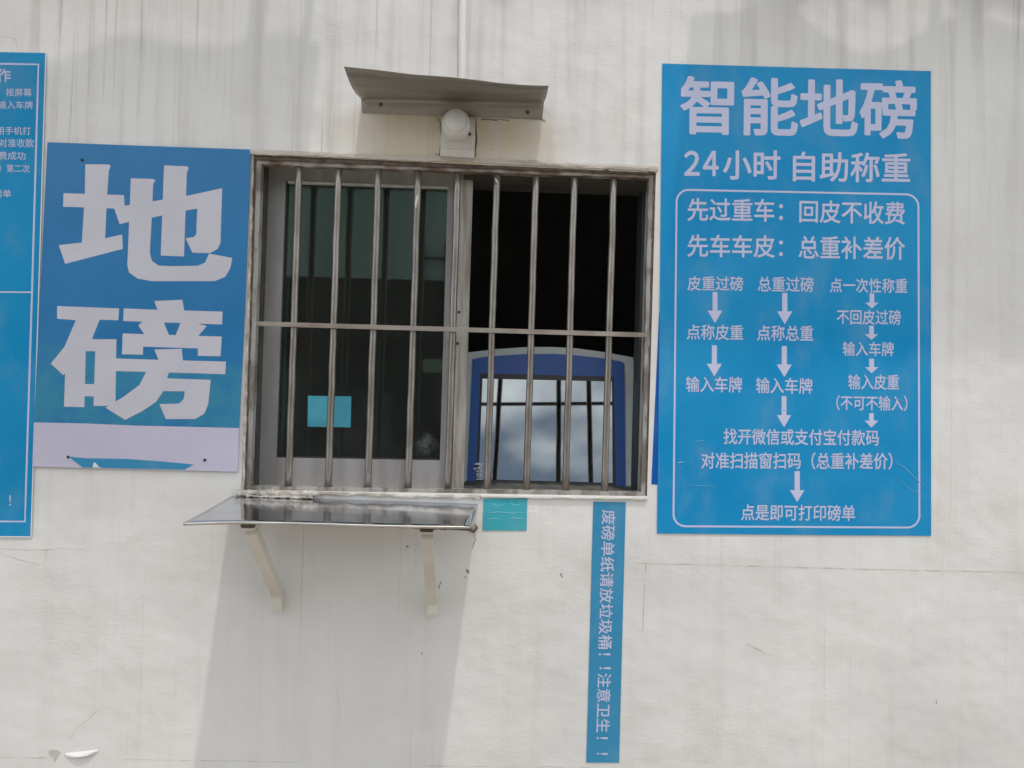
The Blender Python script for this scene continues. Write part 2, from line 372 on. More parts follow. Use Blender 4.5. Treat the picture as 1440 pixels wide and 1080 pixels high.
# corrugated roof edge above the picture
bm = bmesh.new(); N = 420; vs = []
for i in range(N + 1):
    x = -7 + 14 * i / N; w_ = .018 * math.sin(x * 2 * math.pi / .13); e = .246 + .012 * math.sin(x * 9.1) + .010 * math.sin(x * 23.7)
    vs.append([bm.verts.new((x, -e, 3.20 + w_)), bm.verts.new((x, .3, 3.27 + w_)), bm.verts.new((x, .3, 3.275 + w_)), bm.verts.new((x, -e, 3.205 + w_))])
for a, b in zip(vs, vs[1:]):
    for k in range(4): bm.faces.new((a[k], a[(k + 1) % 4], b[(k + 1) % 4], b[k]))
finish('roof', bm, M['roof'], bld)
# two unseen canopies added above the picture to shade the upper wall
def added_canopy(x0, x1, z, y0, y1, arms):
    bm = bmesh.new(); n = 24; rows = []
    for i in range(n + 1):
        x = x0 + (x1 - x0) * i / n; back = y0 - .03 * math.sin(i * .9) * math.sin(i * .31)
        rows.append([bm.verts.new((x, -back, z)), bm.verts.new((x, -y1, z - .06)), bm.verts.new((x, -y1, z - .064)), bm.verts.new((x, -back, z - .004))])
    for a, b in zip(rows, rows[1:]):
        for k in range(4): bm.faces.new((a[k], a[(k + 1) % 4], b[(k + 1) % 4], b[k]))
    bm.faces.new(rows[0]); bm.faces.new(rows[-1][::-1])
    for x, w_ in arms: box(bm, (x, -(y0 + .05) / 2, z - .03), (w_, y0 + .05, .03))
    finish('added_canopy', bm, M['shade_sheet'], bld)
zc = EYE + 1.50
def back_at(py, px): return (zc - at(px, py).z) * (-SUN.y / SUN.z)
added_canopy(-2.6, at(408, 300).x + .115, zc, back_at(70, 350), back_at(690, 250), ((at(357, 30).x + .05, .045), (at(428, 30).x + .05, .02)))
added_canopy(at(985, 50).x + .010, 2.9, zc, back_at(36, 1250), back_at(470, 1300), ((at(1305, 30).x + .05, .03),))

def cracks(name, mat, lines):
    for pts, w_ in lines:
        bm = bmesh.new(); fine = []
        for a, b in zip(pts, pts[1:]):
            n = max(2, int((Vector(b) - Vector(a)).length / 7))
            fine += [(a[0] + (b[0] - a[0]) * i / n + random.uniform(-.5, .5), a[1] + (b[1] - a[1]) * i / n + random.uniform(-.5, .5)) for i in range(n)]
        fine.append(pts[-1])
        ribbon(bm, fine, [w_ * random.uniform(.35, 1.25) for _ in fine], -.0004, .0006)
        finish(name, bm, mat, bld)
cracks('plaster_seam', M['crack'], [
    ([(896, 792), (1060, 796), (1240, 801), (1480, 806)], 1.5), ([(908, 793), (905, 850), (904, 888)], 1.5), 
    ([(-20, 771), (40, 773), (75, 773)], 1.2), ([(65, 773), (90, 771), (130, 774)], 1.0), ([(0, 778), (30, 788), (55, 794)], 1.3), ([(66, 774), (64, 790)], 1.0), ([(0, 1065), (68, 1066)], 1.4),
    ([(142, 996), (110, 1022), (95, 1042)], 1.1), ([(170, 1068), (270, 1069), (420, 1072)], .8), ([(600, 1077), (830, 1079)], .9),
    ([(1050, 905), (1083, 922)], 1.6), ([(472, 965), (478, 1000), (474, 1020)], .8),
    ([(0, 52), (22, 54), (24, 70)], 1.2)])
cracks('stain_streak', M['crackd'], [
    ([(378, 820), (381, 825)], 2.2), ([(617, 828), (620, 818)], 2.4), ([(664, 745), (669, 758), (664, 772)], 1.8), 
    ([(1317, 984), (1316.5, 990)], 2.0), ([(788, 806), (791, 812)], 2.2), ([(655, 800), (659, 806)], 3.4), ([(653, 810), (656, 814)], 2.4), ([(592, 918), (593.5, 921)], 2.6), ([(571, 767), (574, 770)], 2.6), 
    ([(678, 167), (705, 168), (716, 169)], 1.2), ([(690, 209), (691, 212)], 1.6)])
cracks('sealant_grime', M['grime_gap'], [([(668.5, 166), (670, 192), (668, 221)], 2.2), ([(616, 160), (619, 172), (620, 190), (618, 216)], 1.1), ([(617, 217), (628, 220), (640, 221.5), (655, 220), (668, 223)], 2.4),
    ([(632, 223), (645, 222), (660, 224)], 2.0), ([(612, 216), (622, 219)], 1.3), ([(662, 221), (668, 226)], 2.0), ([(605, 160), (614, 164), (617, 172)], .9), ([(676, 168), (690, 168.5), (700, 169)], 1.4), ([(705, 169), (716, 170)], 1.0), ([(763, 169), (767, 172)], 1.0)])
# lifted flap of paint and the chip beside it, low on the left
bm = bmesh.new(); n = 14; rows = []
for i in range(n + 1):
    u = i / n; x = 92 + 46 * u; up_ = 1062 - 5 * u; lift = .010 * math.sin(math.pi * min(1, u * 1.05)) ** .8
    a = at(x, up_ - 3, -.0005); b = at(x, up_ + 1 + 1.5 * math.sin(math.pi * u), -.0008) + Vector((0, -lift, 0))
    rows.append([bm.verts.new(a), bm.verts.new(a.lerp(b, .5) + Vector((0, -.002, 0))), bm.verts.new(b)])
for p, q in zip(rows, rows[1:]):
    for k in range(2): bm.faces.new((p[k], p[k + 1], q[k + 1], q[k]))
fl = finish('peeling_paint', bm, M['wall'], bld); md = fl.modifiers.new('thickness', 'SOLIDIFY'); md.thickness = .0008
bm = bmesh.new(); slab(bm, [(68, 1056), (72, 1053), (79, 1054), (86, 1058), (80, 1065), (77, 1072), (73, 1066), (69, 1062)], -.0008, .0002)
finish('paint_chip', bm, M['crack'], bld)
# rough plaster lip round the opening
bm = bmesh.new()
ragged(bm, (352, 213), (640, 224.5), .012, -.007, .02, .0012, 70, 3); ragged(bm, (640, 224.5), (925, 237.5), .012, -.006, .02, .0014, 70, 4)
finish('plaster_lip', bm, M['lip'], bld)
bm = bmesh.new(); ragged(bm, (357, 222), (640, 233), .0095, .001, .03, .0012, 80, 31); ragged(bm, (640, 233), (920, 243), .009, .001, .03, .0012, 80, 32)
ragged(bm, (360, 224), (345, 688), .0065, .004, .03, .0008, 60, 33); ragged(bm, (920.5, 247), (909, 696), .0075, .003, .03, .0010, 60, 34)
finish('grimy_gap_shade', bm, M['grime_gap'], bld)  # grime and the shade of the gaps, put in as dark strips
bm = bmesh.new()
ragged(bm, (331, 692.5), (450, 695), .013, -.010, .01, .0022, 46, 5); ragged(bm, (450, 694), (676, 700), .009, -.006, .01, .0016, 60, 8)
ragged(bm, (346, 697.5), (440, 700), .006, -.013, .01, .0015, 40, 15)
finish('sill_mortar', bm, M['mortar'], bld)
bm = bmesh.new()
ragged(bm, (676, 697.5), (911, 701), .0065, -.008, .01, .0008, 60, 6); finish('sill_ledge', bm, M['wall'], bld)
bm = bmesh.new()
ragged(bm, (355.5, 218), (348, 470), .006, -.003, .03, .0011, 60, 9); ragged(bm, (348, 470), (341, 690), .007, -.003, .03, .0012, 50, 10)
finish('jamb_plaster', bm, M['mortar'], bld)

# ------------------------------------------------------------------ security grille
gr = thing('security_grille', 'steel security grille of nine round bars with one flat crossbar over window', 'grille', at(625, 692, .02))
bm = bmesh.new(); ragged(bm, (364.5, 225), (349, 689), .0125, .004, .030, .0004, 60, 21); finish('grille_frame', bm, M['galv'], gr)
bm = bmesh.new(); ragged(bm, (361, 228), (918, 247.5), .0115, .006, .030, .0009, 110, 22); finish('grille_frame', bm, M['galv_top'], gr)
bm = bmesh.new(); ragged(bm, (916, 246), (905, 696), .0125, .004, .030, .0006, 60, 23); finish('grille_frame', bm, M['galv'], gr)
bm = bmesh.new(); ragged(bm, (346, 686.5), (908, 695), .011, .003, .030, .0005, 90, 24); finish('grille_frame', bm, M['galv'], gr)
BARS = [((421, 229), (405.5, 686)), ((476.7, 231), (461.7, 687)), ((532.5, 233), (517.5, 688)), ((588.5, 235), (573.5, 689)), ((644, 237), (629.4, 690)),
        ((699, 239), (685, 691)), ((754, 241), (740, 692)), ((808, 243), (795, 693)), ((863.3, 245), (850, 694))]
for i, (a, b) in enumerate(BARS):
    rr = random.Random(i); A, B = at(*a, .020), at(*b, .020); n = 16
    pts = [A.lerp(B, k / n) + Vector((rr.uniform(-.0007, .0007), rr.uniform(-.0007, .0007), 0)) for k in range(n + 1)]
    bm = bmesh.new(); tube(bm, pts, [.0092 * rr.uniform(.97, 1.03) * (1.16 if k in (0, n) else 1) for k in range(n + 1)], 16); o = finish('grille_bar', bm, M['steel'], gr, True)
    if i == 3:
        bm = bmesh.new(); pts = [at(*p, .008) for p in ((588, 272), (586.5, 279), (585, 286), (584.5, 294))]
        tube(bm, pts, [.001, .004, .0042, .0012], 8); finish('paint_drip', bm, M['pipe'], o, True)
    if i == 5:
        bm = bmesh.new(); pts = [at(*p, .008) for p in ((696, 250), (698, 254), (700, 258))]
        tube(bm, pts, [.001, .003, .001], 8); finish('paint_drip', bm, M['pipe'], o, True)
bm = bmesh.new(); bar(bm, (358, 455), (909, 471), .0125, .0055, .0105); finish('crossbar', bm, M['cross'], gr)

# ------------------------------------------------------------------ sliding window
win = thing('window', 'aged grey aluminium sliding window, left pane shut and right half open', 'window', at(630, 692, .12))
bm = bmesh.new()
slab(bm, [(366, 228), (912, 249), (911, 268), (365, 247)], .135, .20); slab(bm, [(352, 688), (904, 697.5), (904, 703), (352, 697)], .13, .20); slab(bm, [(640, 688.5), (906, 694.2), (906, 703), (640, 699)], .045, .255)
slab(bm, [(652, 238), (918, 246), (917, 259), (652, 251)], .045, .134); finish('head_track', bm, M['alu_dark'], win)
bm = bmesh.new(); slab(bm, [(362, 225), (373.5, 226), (358.5, 690), (347, 690)], .06, .20)
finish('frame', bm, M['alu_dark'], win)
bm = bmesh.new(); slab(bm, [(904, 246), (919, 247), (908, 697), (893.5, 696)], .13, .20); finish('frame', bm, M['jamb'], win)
sash = bpy.data.objects.new('sash', None)
bm = bmesh.new(); YS = .095
slab(bm, [(372, 228), (402.5, 229), (387, 690), (357, 690)], YS, YS + .035)                       # left stile
slab(bm, [(630.3, 240), (638.6, 240), (626, 690), (617.3, 690)], YS, YS + .035)                   # right stile
slab(bm, [(402.4, 233), (630.4, 242), (630.2, 262.5), (401.6, 254)], YS + .003, YS + .033)        # top rail
slab(bm, [(388.5, 643.5), (618.6, 647.5), (617.4, 690), (387.2, 690)], YS + .003, YS + .033)      # bottom rail
sash = finish('sash', bm, M['alu'], win)
bm = bmesh.new(); slab(bm, [(401.5, 250), (631, 259), (619, 650), (388, 646)], YS + .016, YS + .021); pane = finish('pane', bm, M['glass'], sash)
bm = bmesh.new(); slab(bm, [(404.5, 254.3), (630, 262.5), (630, 264.5), (404.5, 256.6)], YS - .001, YS + .015); finish('gasket', bm, M['gasket'], sash)
bm = bmesh.new(); slab(bm, [(402.4, 254), (404.2, 254), (390, 644), (388.4, 644)], YS + .006, YS + .015); slab(bm, [(389, 641.5), (618.5, 645.5), (618.5, 647.6), (389, 643.6)], YS + .008, YS + .015)
finish('gasket', bm, M['rubber'], sash)
bm = bmesh.new(); pts = [(405, 258), (410, 258), (409.5, 330), (406, 420), (403, 470), (402.5, 540), (400, 600), (396, 636), (390.5, 636), (392, 520), (397, 420)]
slab(bm, pts, YS + .024, YS + .028); finish('green_film', bm, M['green'], sash)
# the open right sash, slid behind: only its stile shows
bm = bmesh.new(); slab(bm, [(648.2, 240), (665.5, 241), (651.8, 692), (635, 692)], .062, .098)
st = finish('stile', bm, M['alu2'], win)
bm = bmesh.new()
for px, py in ((645.3, 439), (643.3, 483)):
    p = at(px, py, .0615); tube(bm, [p, p + Vector((0, .003, 0))], .0042, 12)
finish('screw_hole', bm, M['rubber'], st)
bm = bmesh.new(); f = [(433, 556.5), (494, 557.5), (493, 601), (432.5, 600)]
nt = slab(bm, f, YS + .0145, YS + .0152); nt = finish('paper_note', bm, M['note']); tag(nt, 'small blue paper note stuck inside the left window pane', 'note'); centre_base(nt)

# ------------------------------------------------------------------ kiosk inside
ALPHA = R(16.5); KN = Vector((-.055, -math.cos(ALPHA), math.sin(ALPHA))).normalized(); KP = at(770, 600, .30)
kroot = Vector((KP.x, .62, .04))
kio = thing('weighing_kiosk', 'blue and grey self service weighing kiosk with tilted screen behind the bars', 'kiosk', kroot)
def kslab(bm, px, d0, d1):
    f = [on(a, b, KP + KN * d0, KN) for a, b in px]; plate(bm, f, [p + KN * (d1 - d0) for p in f])
arc_o = [(655, 496), (697, 491), (741.5, 488), (778, 488), (812, 490), (852, 495.5), (876, 500), (890.5, 502.5)]
bm = bmesh.new(); kslab(bm, arc_o + [(894, 720), (650, 720)], 0, -.14)
bmesh.ops.bevel(bm, geom=[e for e in bm.edges if abs(e.calc_face_angle(0)) > .6], offset=.004, segments=2, affect='EDGES')
finish('casing', bm, M['casing'], kio)
arc_i = [(664.5, 505), (684, 501.5), (741.5, 497.7), (778, 497.7), (808, 499.5), (850, 504), (874, 508.5), (878, 512)]
bm = bmesh.new(); kslab(bm, arc_i + [(880, 712), (655.5, 712)], .006, -.05); finish('front_panel', bm, M['kblue'], kio)
bm = bmesh.new(); kslab(bm, [(675.8, 525), (863, 529.6), (866, 686.5), (669.5, 681)], .0075, -.02); bz = finish('bezel', bm, M['black'], kio)
bm = bmesh.new(); kslab(bm, [(678.5, 532.5), (860.5, 536.5), (861.5, 679), (673, 674)], .0095, -.01); finish('screen', bm, M['screen'], kio)
bm = bmesh.new(); kslab(bm, [(655, 676), (681, 677), (681, 692), (654.5, 692)], .010, -.01); finish('scanner_window', bm, M['black'], kio)
bm = bmesh.new(); box(bm, (KP.x, .62, .52), (.40, .30, .96), bev=.01); finish('pedestal', bm, M['casing'], kio)
bm = bmesh.new()
for q in ([(666, 653), (672, 650.5), (679, 652), (678, 656), (672, 654)], [(665, 657), (667.5, 659), (669, 657), (670, 659), (667, 661)], [(671, 657), (678, 656), (677.5, 660), (671.5, 660)],
          [(669, 662), (673, 661), (673, 663.5), (669.5, 663.5)], [(675, 661), (679, 661), (678.5, 664), (675, 664)], [(670, 665), (673, 665), (672.5, 671), (670.5, 671)], [(675, 665), (677.5, 665), (677, 671), (675.3, 671)], [(669.5, 673.2), (678.5, 673.5), (678.5, 674.8), (669.5, 674.5)]):
    kslab(bm, q, .0112, .009)
finish('sticker_mark', bm, M['white'], kio)

# ------------------------------------------------------------------ metal rain hood, lamp, pipe
hood = thing('rain_hood', 'bent dull zinc sheet rain hood screwed above the window', 'rain hood', at(636, 165))
OUT = -.225
edge = [(483.7, 93.7), (527, 98), (580, 104.8), (635, 108.6), (676, 113.2), (701, 116.6), (733.5, 119.4), (771.5, 120.8)]
def along(pl, u):
    k = u * (len(pl) - 1); i = min(int(k), len(pl) - 2); f = k - i
    return (pl[i][0] + (pl[i + 1][0] - pl[i][0]) * f, pl[i][1] + (pl[i + 1][1] - pl[i][1]) * f)
ex = [(p[0] - edge[0][0]) / (edge[-1][0] - edge[0][0]) for p in edge]
def edge_at(u):
    for i in range(len(edge) - 1):
        if u <= ex[i + 1] + 1e-9:
            f = (u - ex[i]) / (ex[i + 1] - ex[i]); return (edge[i][0] + (edge[i + 1][0] - edge[i][0]) * f, edge[i][1] + (edge[i + 1][1] - edge[i][1]) * f)
bm = bmesh.new(); n = 40; rows = []
for i in range(n + 1):
    u = i / n
    fb = at(509.5 + (762 - 509.5) * u, 158.6 + (168 - 158.6) * u, -.003); bd = at(508.3 + (764.5 - 508.3) * u, 141.5 + (146.8 - 141.5) * u, -.004)
    oe = at(*edge_at(u), OUT + .012 * math.sin(u * 7))
    r_ = [fb, bd + Vector((0, 0, -.006)), bd + Vector((0, -.003, 0)), bd + Vector((0, -.010, .003))]
    for k in range(1, 7):
        t_ = k / 6; p = (bd + Vector((0, -.010, .003))).lerp(oe, t_); p.z -= .014 * math.sin(math.pi * t_) * (1 - .5 * u) ; r_.append(p)
    rows.append([bm.verts.new(p) for p in r_])
for a, b in zip(rows, rows[1:]):
    for k in range(len(a) - 1): bm.faces.new((a[k], a[k + 1], b[k + 1], b[k]))
o = finish('hood_sheet', bm, M['zinc'], hood, True); md = o.modifiers.new('thickness', 'SOLIDIFY'); md.thickness = .0012; md.offset = 0
for px, py in ((535.5, 147), (742, 158)):
    bm = bmesh.new(); p = at(px, py, -.0045); tube(bm, [p, p + Vector((0, -.003, 0))], [.0055, .004], 12); finish('screw', bm, M['rust'], hood)
bm = bmesh.new(); slab(bm, [(763, 149), (768.5, 151), (767, 169), (762.5, 167)], -.0025, -.0005); finish('loose_tab', bm, M['plastic'], hood)

lamp = thing('wall_lamp', 'round white lamp on a painted box under the metal hood', 'lamp', at(645, 222))
bm = bmesh.new(); slab(bm, [(620.5, 166), (668.5, 168), (667, 222), (619, 219)], -.030, -.0005)
bmesh.ops.bevel(bm, geom=[e for e in bm.edges if e.calc_face_angle(0) > .6], offset=.004, segments=3, affect='EDGES'); bx_ = finish('mount_box', bm, M['boxp'], lamp)
bm = bmesh.new(); slab(bm, [(621, 205.5), (667, 207.5), (667, 209.5), (621, 207.5)], -.033, -.029); finish('box_rim', bm, M['boxp'], bx_)
c = at(641.5, 176, -.045); prof = [(0, -.042), (.008, -.0415), (.018, -.039), (.026, -.034), (.033, -.026), (.0365, -.015), (.0375, -.004), (.0375, .014), (.034, .018)]
bm = bmesh.new(); seg = 40; rg = []
for r_, y_ in prof: rg.append([bm.verts.new(c + Vector((r_ * math.cos(2 * math.pi * k / seg), y_, r_ * 1.06 * math.sin(2 * math.pi * k / seg)))) for k in range(seg)] if r_ else [bm.verts.new(c + Vector((0, y_, 0)))])
for k in range(seg): bm.faces.new((rg[0][0], rg[1][k], rg[1][(k + 1) % seg]))
for a, b in zip(rg[1:], rg[2:]):
    for k in range(seg): bm.faces.new((a[k], b[k], b[(k + 1) % seg], a[(k + 1) % seg]))
finish('lamp_dome', bm, M['plastic'], lamp, True)
bm = bmesh.new(); ringp = [c + Vector((.0285 * math.cos(2 * math.pi * k / 36), -.0325, .0300 * math.sin(2 * math.pi * k / 36))) for k in range(37)]
tube(bm, ringp, .0011, 8, False); finish('lamp_rim', bm, M['boxp'], lamp, True)
bm = bmesh.new(); p = at(660.5, 189, -.031); tube(bm, [p, p + Vector((0, -.003, 0))], .004, 10); finish('screw', bm, M['rubber'], lamp)

bm = bmesh.new(); P0, P1 = at(652.5, -170, -.0115), at(650, 135, -.0115); nn = 14
tube(bm, [P0.lerp(P1, k / nn) + Vector((.0006 * math.sin(k * 1.7), -.003, 0)) for k in range(nn + 1)], .0108, 18)
pp = finish('conduit_pipe', bm, M['pipe'], None, True); tag(pp, 'white plastic conduit pipe running down the wall behind the hood', 'pipe'); centre_base(pp)

# ------------------------------------------------------------------ steel shelf
sh = thing('window_shelf', 'polished stainless steel counter shelf on two cream brackets below the window', 'shelf', at(500, 705))
SO = -.29
bl, br, fl_, fr_ = at(326, 697, -.001), at(672, 708.5, -.001), at(258, 733.5, SO), at(661, 740, SO)
bm = bmesh.new(); nx, ny = 40, 14; grid = []
for j in range(ny + 1):
    v = j / ny; row = []
    for i in range(nx + 1):
        u = i / nx; p = bl.lerp(br, u).lerp(fl_.lerp(fr_, u), v)
        p.z += .0016 * math.sin(u * 6.5) * v * v + .002 * math.sin(math.pi * u) * v - .0025 * math.sin(math.pi * v)
        if u < .16 and v > .4: p.z -= .004 * ((.16 - u) / .16) * (v - .4)
        row.append(bm.verts.new(p))
    grid.append(row)
lip1 = [bm.verts.new(v.co + Vector((0, -.0016, -.0012))) for v in grid[-1]]; lip2 = [bm.verts.new(v.co + Vector((0, -.0016, -.0065))) for v in grid[-1]]
for a, b in zip(grid, grid[1:]):
    for i in range(nx): bm.faces.new((a[i], a[i + 1], b[i + 1], b[i]))
shs = finish('shelf_sheet', bm, M['stainless'], sh, True) if False else None
me_faces = []
for a, b in ((grid[-1], lip1), (lip1, lip2)):
    for i in range(nx): me_faces.append(bm.faces.new((a[i], a[i + 1], b[i + 1], b[i])))
for f in me_faces: f.material_index = 1
shs = finish('shelf_sheet', bm, M['stainless'], sh, True); shs.data.materials.append(M['stain_edge'])
md = shs.modifiers.new('thickness', 'SOLIDIFY'); md.thickness = .0014; md.offset = -1
bm = bmesh.new(); ragged(bm, (548, 741), (663, 745.5), .0040, SO + .001, SO + .012, .0010, 50, 41); finish('rusty_edge', bm, M['rust'], sh)
bm = bmesh.new(); pts = [at(*p, -.004) for p in ((668, 737), (671, 742), (666, 748), (661, 746), (664, 741))]; tube(bm, pts, [.001, .003, .0035, .003, .001], 8); finish('rust_knot', bm, M['rust'], sh)
def bracket(xw, yw_top, yw_mid, yw_bot, tilt):
    wall_top, mid, bot = at(xw, yw_top), at(xw, yw_mid), at(xw, yw_bot)
    W = .0135; bm = bmesh.new()
    def sq(a, b, h=W):
        d = (b - a).normalized(); s = Vector((1, 0, 0)); t_ = s.cross(d).normalized()
        f = [a + s * W + t_ * h, a - s * W + t_ * h, a - s * W - t_ * h, a + s * W - t_ * h]; plate(bm, f, [p + (b - a) for p in f])
    zt = wall_top.z - .012
    sq(Vector((bot.x, -.0145, bot.z)), Vector((mid.x, -.0145, mid.z)))                                 # foot on the wall
    sq(Vector((mid.x + .0005, -.017, mid.z + .002)), Vector((wall_top.x + tilt, -.238, zt - .034)), .0125)  # diagonal
    sq(Vector((wall_top.x + .0004, -.002, zt - .010)), Vector((wall_top.x + tilt, -.268, zt - .020)), .0085)    # arm under the sheet
    bmesh.ops.bevel(bm, geom=[e for e in bm.edges if e.calc_face_angle(0) > .8], offset=.002, segments=2, affect='EDGES')
    b_ = finish('bracket', bm, M['bracket'], sh)
    bm = bmesh.new(); box(bm, (wall_top.x + tilt, -.268, zt - .017), (.032, .012, .010), bev=.002); finish('rusty_end', bm, M['rust'], b_)
bracket(392.5, 701, 833, 856, .0); bracket(608.5, 706, 845, 861, .004)

# ------------------------------------------------------------------ posters and signs
def sheet(name, px, y0, mat, label, cat, th=.0008):
    bm = bmesh.new(); n = 10; P = []
    slab(bm, px, y0, y0 + th); o = finish(name, bm, mat); tag(o, label, cat); return centre_base(o)
def part(name, bm, mat, parent): return finish(name, bm, mat, parent)
# older poster peeping out behind the right-hand one
old = sheet('poster', [(927, 440), (945, 440), (945, 682), (916, 681)], -.0012, M['older'], 'deep blue sliver of an older poster behind the large instruction poster', 'poster', .0010)
# large instruction poster on the right
po = sheet('poster', [(931.5, 89.3), (1120, 94.8), (1309, 100), (1309.3, 420), (1309.5, 753.5), (1120, 752), (924, 750), (928, 420)], -.0030, M['poster'], 'large blue instruction poster with white Chinese text and flow arrows right of window', 'poster', .0016)
Y = -.0034
T = lambda t, x0, x1, ya, yb, w=.013, slope=.012: line(t, x0, x1, ya, yb, Y, po, M['ink'], w, slope)
T('智能地磅', 956.3, 1289, 106, 188.5, .021, .022)
T('２', 961.8, 984, 211.8, 247.2, .022, .008); T('４', 988.3, 1010.5, 212, 247.6, .022, .008); T('小时', 1016.5, 1097.3, 210.8, 252.6, .020, .008); T('自助称重', 1114.8, 1280, 212.9, 255, .016, .014)
T('先过重车：', 966.7, 1101, 278.3, 310.7, .014); T('回皮不收费', 1123.9, 1272.5, 281, 313, .014, .02)
T('先车车皮：', 966.7, 1101, 329.5, 361.3, .014); T('总重补差价', 1122.9, 1272.5, 331.5, 364, .014)
T('皮重过磅', 966.7, 1045, 387.8, 408.5); T('总重过磅', 1065.5, 1144, 388.5, 410); T('点一次性称重', 1167, 1276, 390.5, 411.2)
T('不回皮过磅', 1176.7, 1266.7, 434.8, 456); T('输入车牌', 1185, 1257, 480, 500.5); T('点称皮重', 965.6, 1045.2, 456, 477.5); T('点称总重', 1064.4, 1143.7, 457, 479)
T('输入皮重', 1192.6, 1264.4, 526, 547.5); T('输入车牌', 964.4, 1043.7, 529, 551.2); T('输入车牌', 1063, 1142.6, 530.7, 553)
T('（不可不输入）', 1176, 1276, 555.5, 577); T('找开微信或支付宝付款码', 1017.4, 1236, 602.2, 625, .014, .010); T('对准扫描窗扫码（总重补差价）', 986, 1255, 635.5, 659.5, .014, .004)
T('点是即可打印磅单', 1042, 1202.6, 709, 731.8, .014, .006)
def arrow(xc, sw, hw, y0, yh, yt):
    bm = bmesh.new(); slab(bm, [(xc - sw / 2, y0), (xc + sw / 2, y0), (xc + sw / 2, yh), (xc + hw / 2, yh), (xc, yt), (xc - hw / 2, yh), (xc - sw / 2, yh)], Y, Y + .0003)
    part('arrow', bm, M['ink'], po)
for a in ((1005.5, 6.8, 20.7, 410.7, 436.7, 454.4), (1103.6, 7.2, 21.2, 411.9, 437.8, 455.9), (1226.2, 6.6, 19, 412.6, 425.6, 433.7), (1225.6, 6.4, 18.6, 458.1, 470, 478), (1004.6, 7, 21.2, 485.6, 511.5, 529.3),
          (1103, 7.2, 21.2, 486.7, 512.6, 530.2), (1225.8, 6.8, 19, 504.4, 516.3, 524.8), (1102.6, 6.8, 20.2, 557, 583.7, 600.8), (1225.5, 6.4, 19.2, 581, 591.5, 601.5), (1121.1, 7.4, 20.4, 662.6, 689.3, 706)): arrow(*a)
def rounded(c, r, n=8):
    out = []
    for i in range(4):
        p, q, s = Vector(c[i]), Vector(c[i - 1]), Vector(c[(i + 1) % 4]); a = (q - p).normalized() * r; b = (s - p).normalized() * r
        for k in range(n + 1):
            t_ = k / n * math.pi / 2; out.append(tuple(p + a * (1 - math.sin(t_)) + b * (1 - math.cos(t_))))
    return out
def dense(pts, step=60):
    out = []
    for a, b in zip(pts, pts[1:] + pts[:1]):
        n = max(1, int((Vector(b) - Vector(a)).length / step)); out += [(a[0] + (b[0] - a[0]) * k / n, a[1] + (b[1] - a[1]) * k / n) for k in range(n)]
    return out
bm = bmesh.new(); ribbon(bm, dense(rounded([(951.6, 266.7), (1291.5, 273.6), (1293, 742), (947, 740)], 17)), 2.6, Y, .0003, True); part('border_line', bm, M['ink'], po)
for pts, w_ in (([(1257, 648), (1275, 660), (1290, 676), (1309, 688)], .9), ([(1262, 672), (1280, 688), (1305, 702)], .7), ([(978, 622), (984, 620), (991, 619.5)], .9), ([(953, 651.5), (958, 650), (963, 651)], 1.8), ([(1092, 578), (1105, 577), (1118, 579)], .8), ([(1040, 612), (1060, 611)], 1.6), ([(1255, 560), (1268, 563), (1277, 569)], 1.0), ([(960, 682), (1010, 684)], .6)):
    bm = bmesh.new(); pts = [pts[0], ((pts[0][0] + pts[1][0]) / 2, (pts[0][1] + pts[1][1]) / 2)] + pts[1:]
    tube(bm, [at(*p, Y + .0001) for p in pts], [.0003] + [w_ * .0011] * (len(pts) - 2) + [.0003], 8); part('film_wrinkle', bm, M['wrinkle'], po)

# tall strip with text turned on its side
st_ = sheet('banner_strip', [(834.4, 705.6), (880, 706.3), (875, 900), (870.7, 1072.6), (824.4, 1072.2), (829.5, 890)], -.0020, M['banner'], 'tall narrow blue strip with sideways white Chinese text below the window', 'banner', .0014)
def side(t, y0, y1, x0, x1, w=.012): lettering('text_line', t, (x0, y0), (-.028 * (y1 - y0), y1 - y0), (x1 - x0, .012 * (x1 - x0)), -.0024, M['ink'], st_, w)
side('废磅单纸请放垃圾桶', 717, 912.6, 846.5, 866); side('!', 918.5, 921.5, 842, 859); side('!', 938, 941.3, 843, 859.5); side('注意卫生', 946.7, 1030, 840.5, 860); side('!', 1036.5, 1039.5, 839, 855); side('!', 1058.7, 1061.5, 839.5, 855)

# sticker below the window
sk = sheet('sticker', [(680, 701.5), (741.5, 701), (740.5, 746), (678.5, 746)], -.0022, M['teal'], 'small creased teal sticker on the wall right of the steel shelf', 'sticker', .0016)
for pts in ([(683, 722), (700, 720), (722, 722), (739, 720)], [(690, 707), (702, 712), (712, 708)], [(716, 706), (724, 711), (736, 707)], [(715, 731), (722, 728), (732, 730), (739, 727)], [(694, 713), (704, 716)], [(684, 730), (696, 729), (706, 731)]):
    bm = bmesh.new(); tube(bm, [at(*p, -.0023) for p in pts], [.0003] + [.0011] * (len(pts) - 2) + [.0003], 8); part('film_crease', bm, M['crease'], sk)

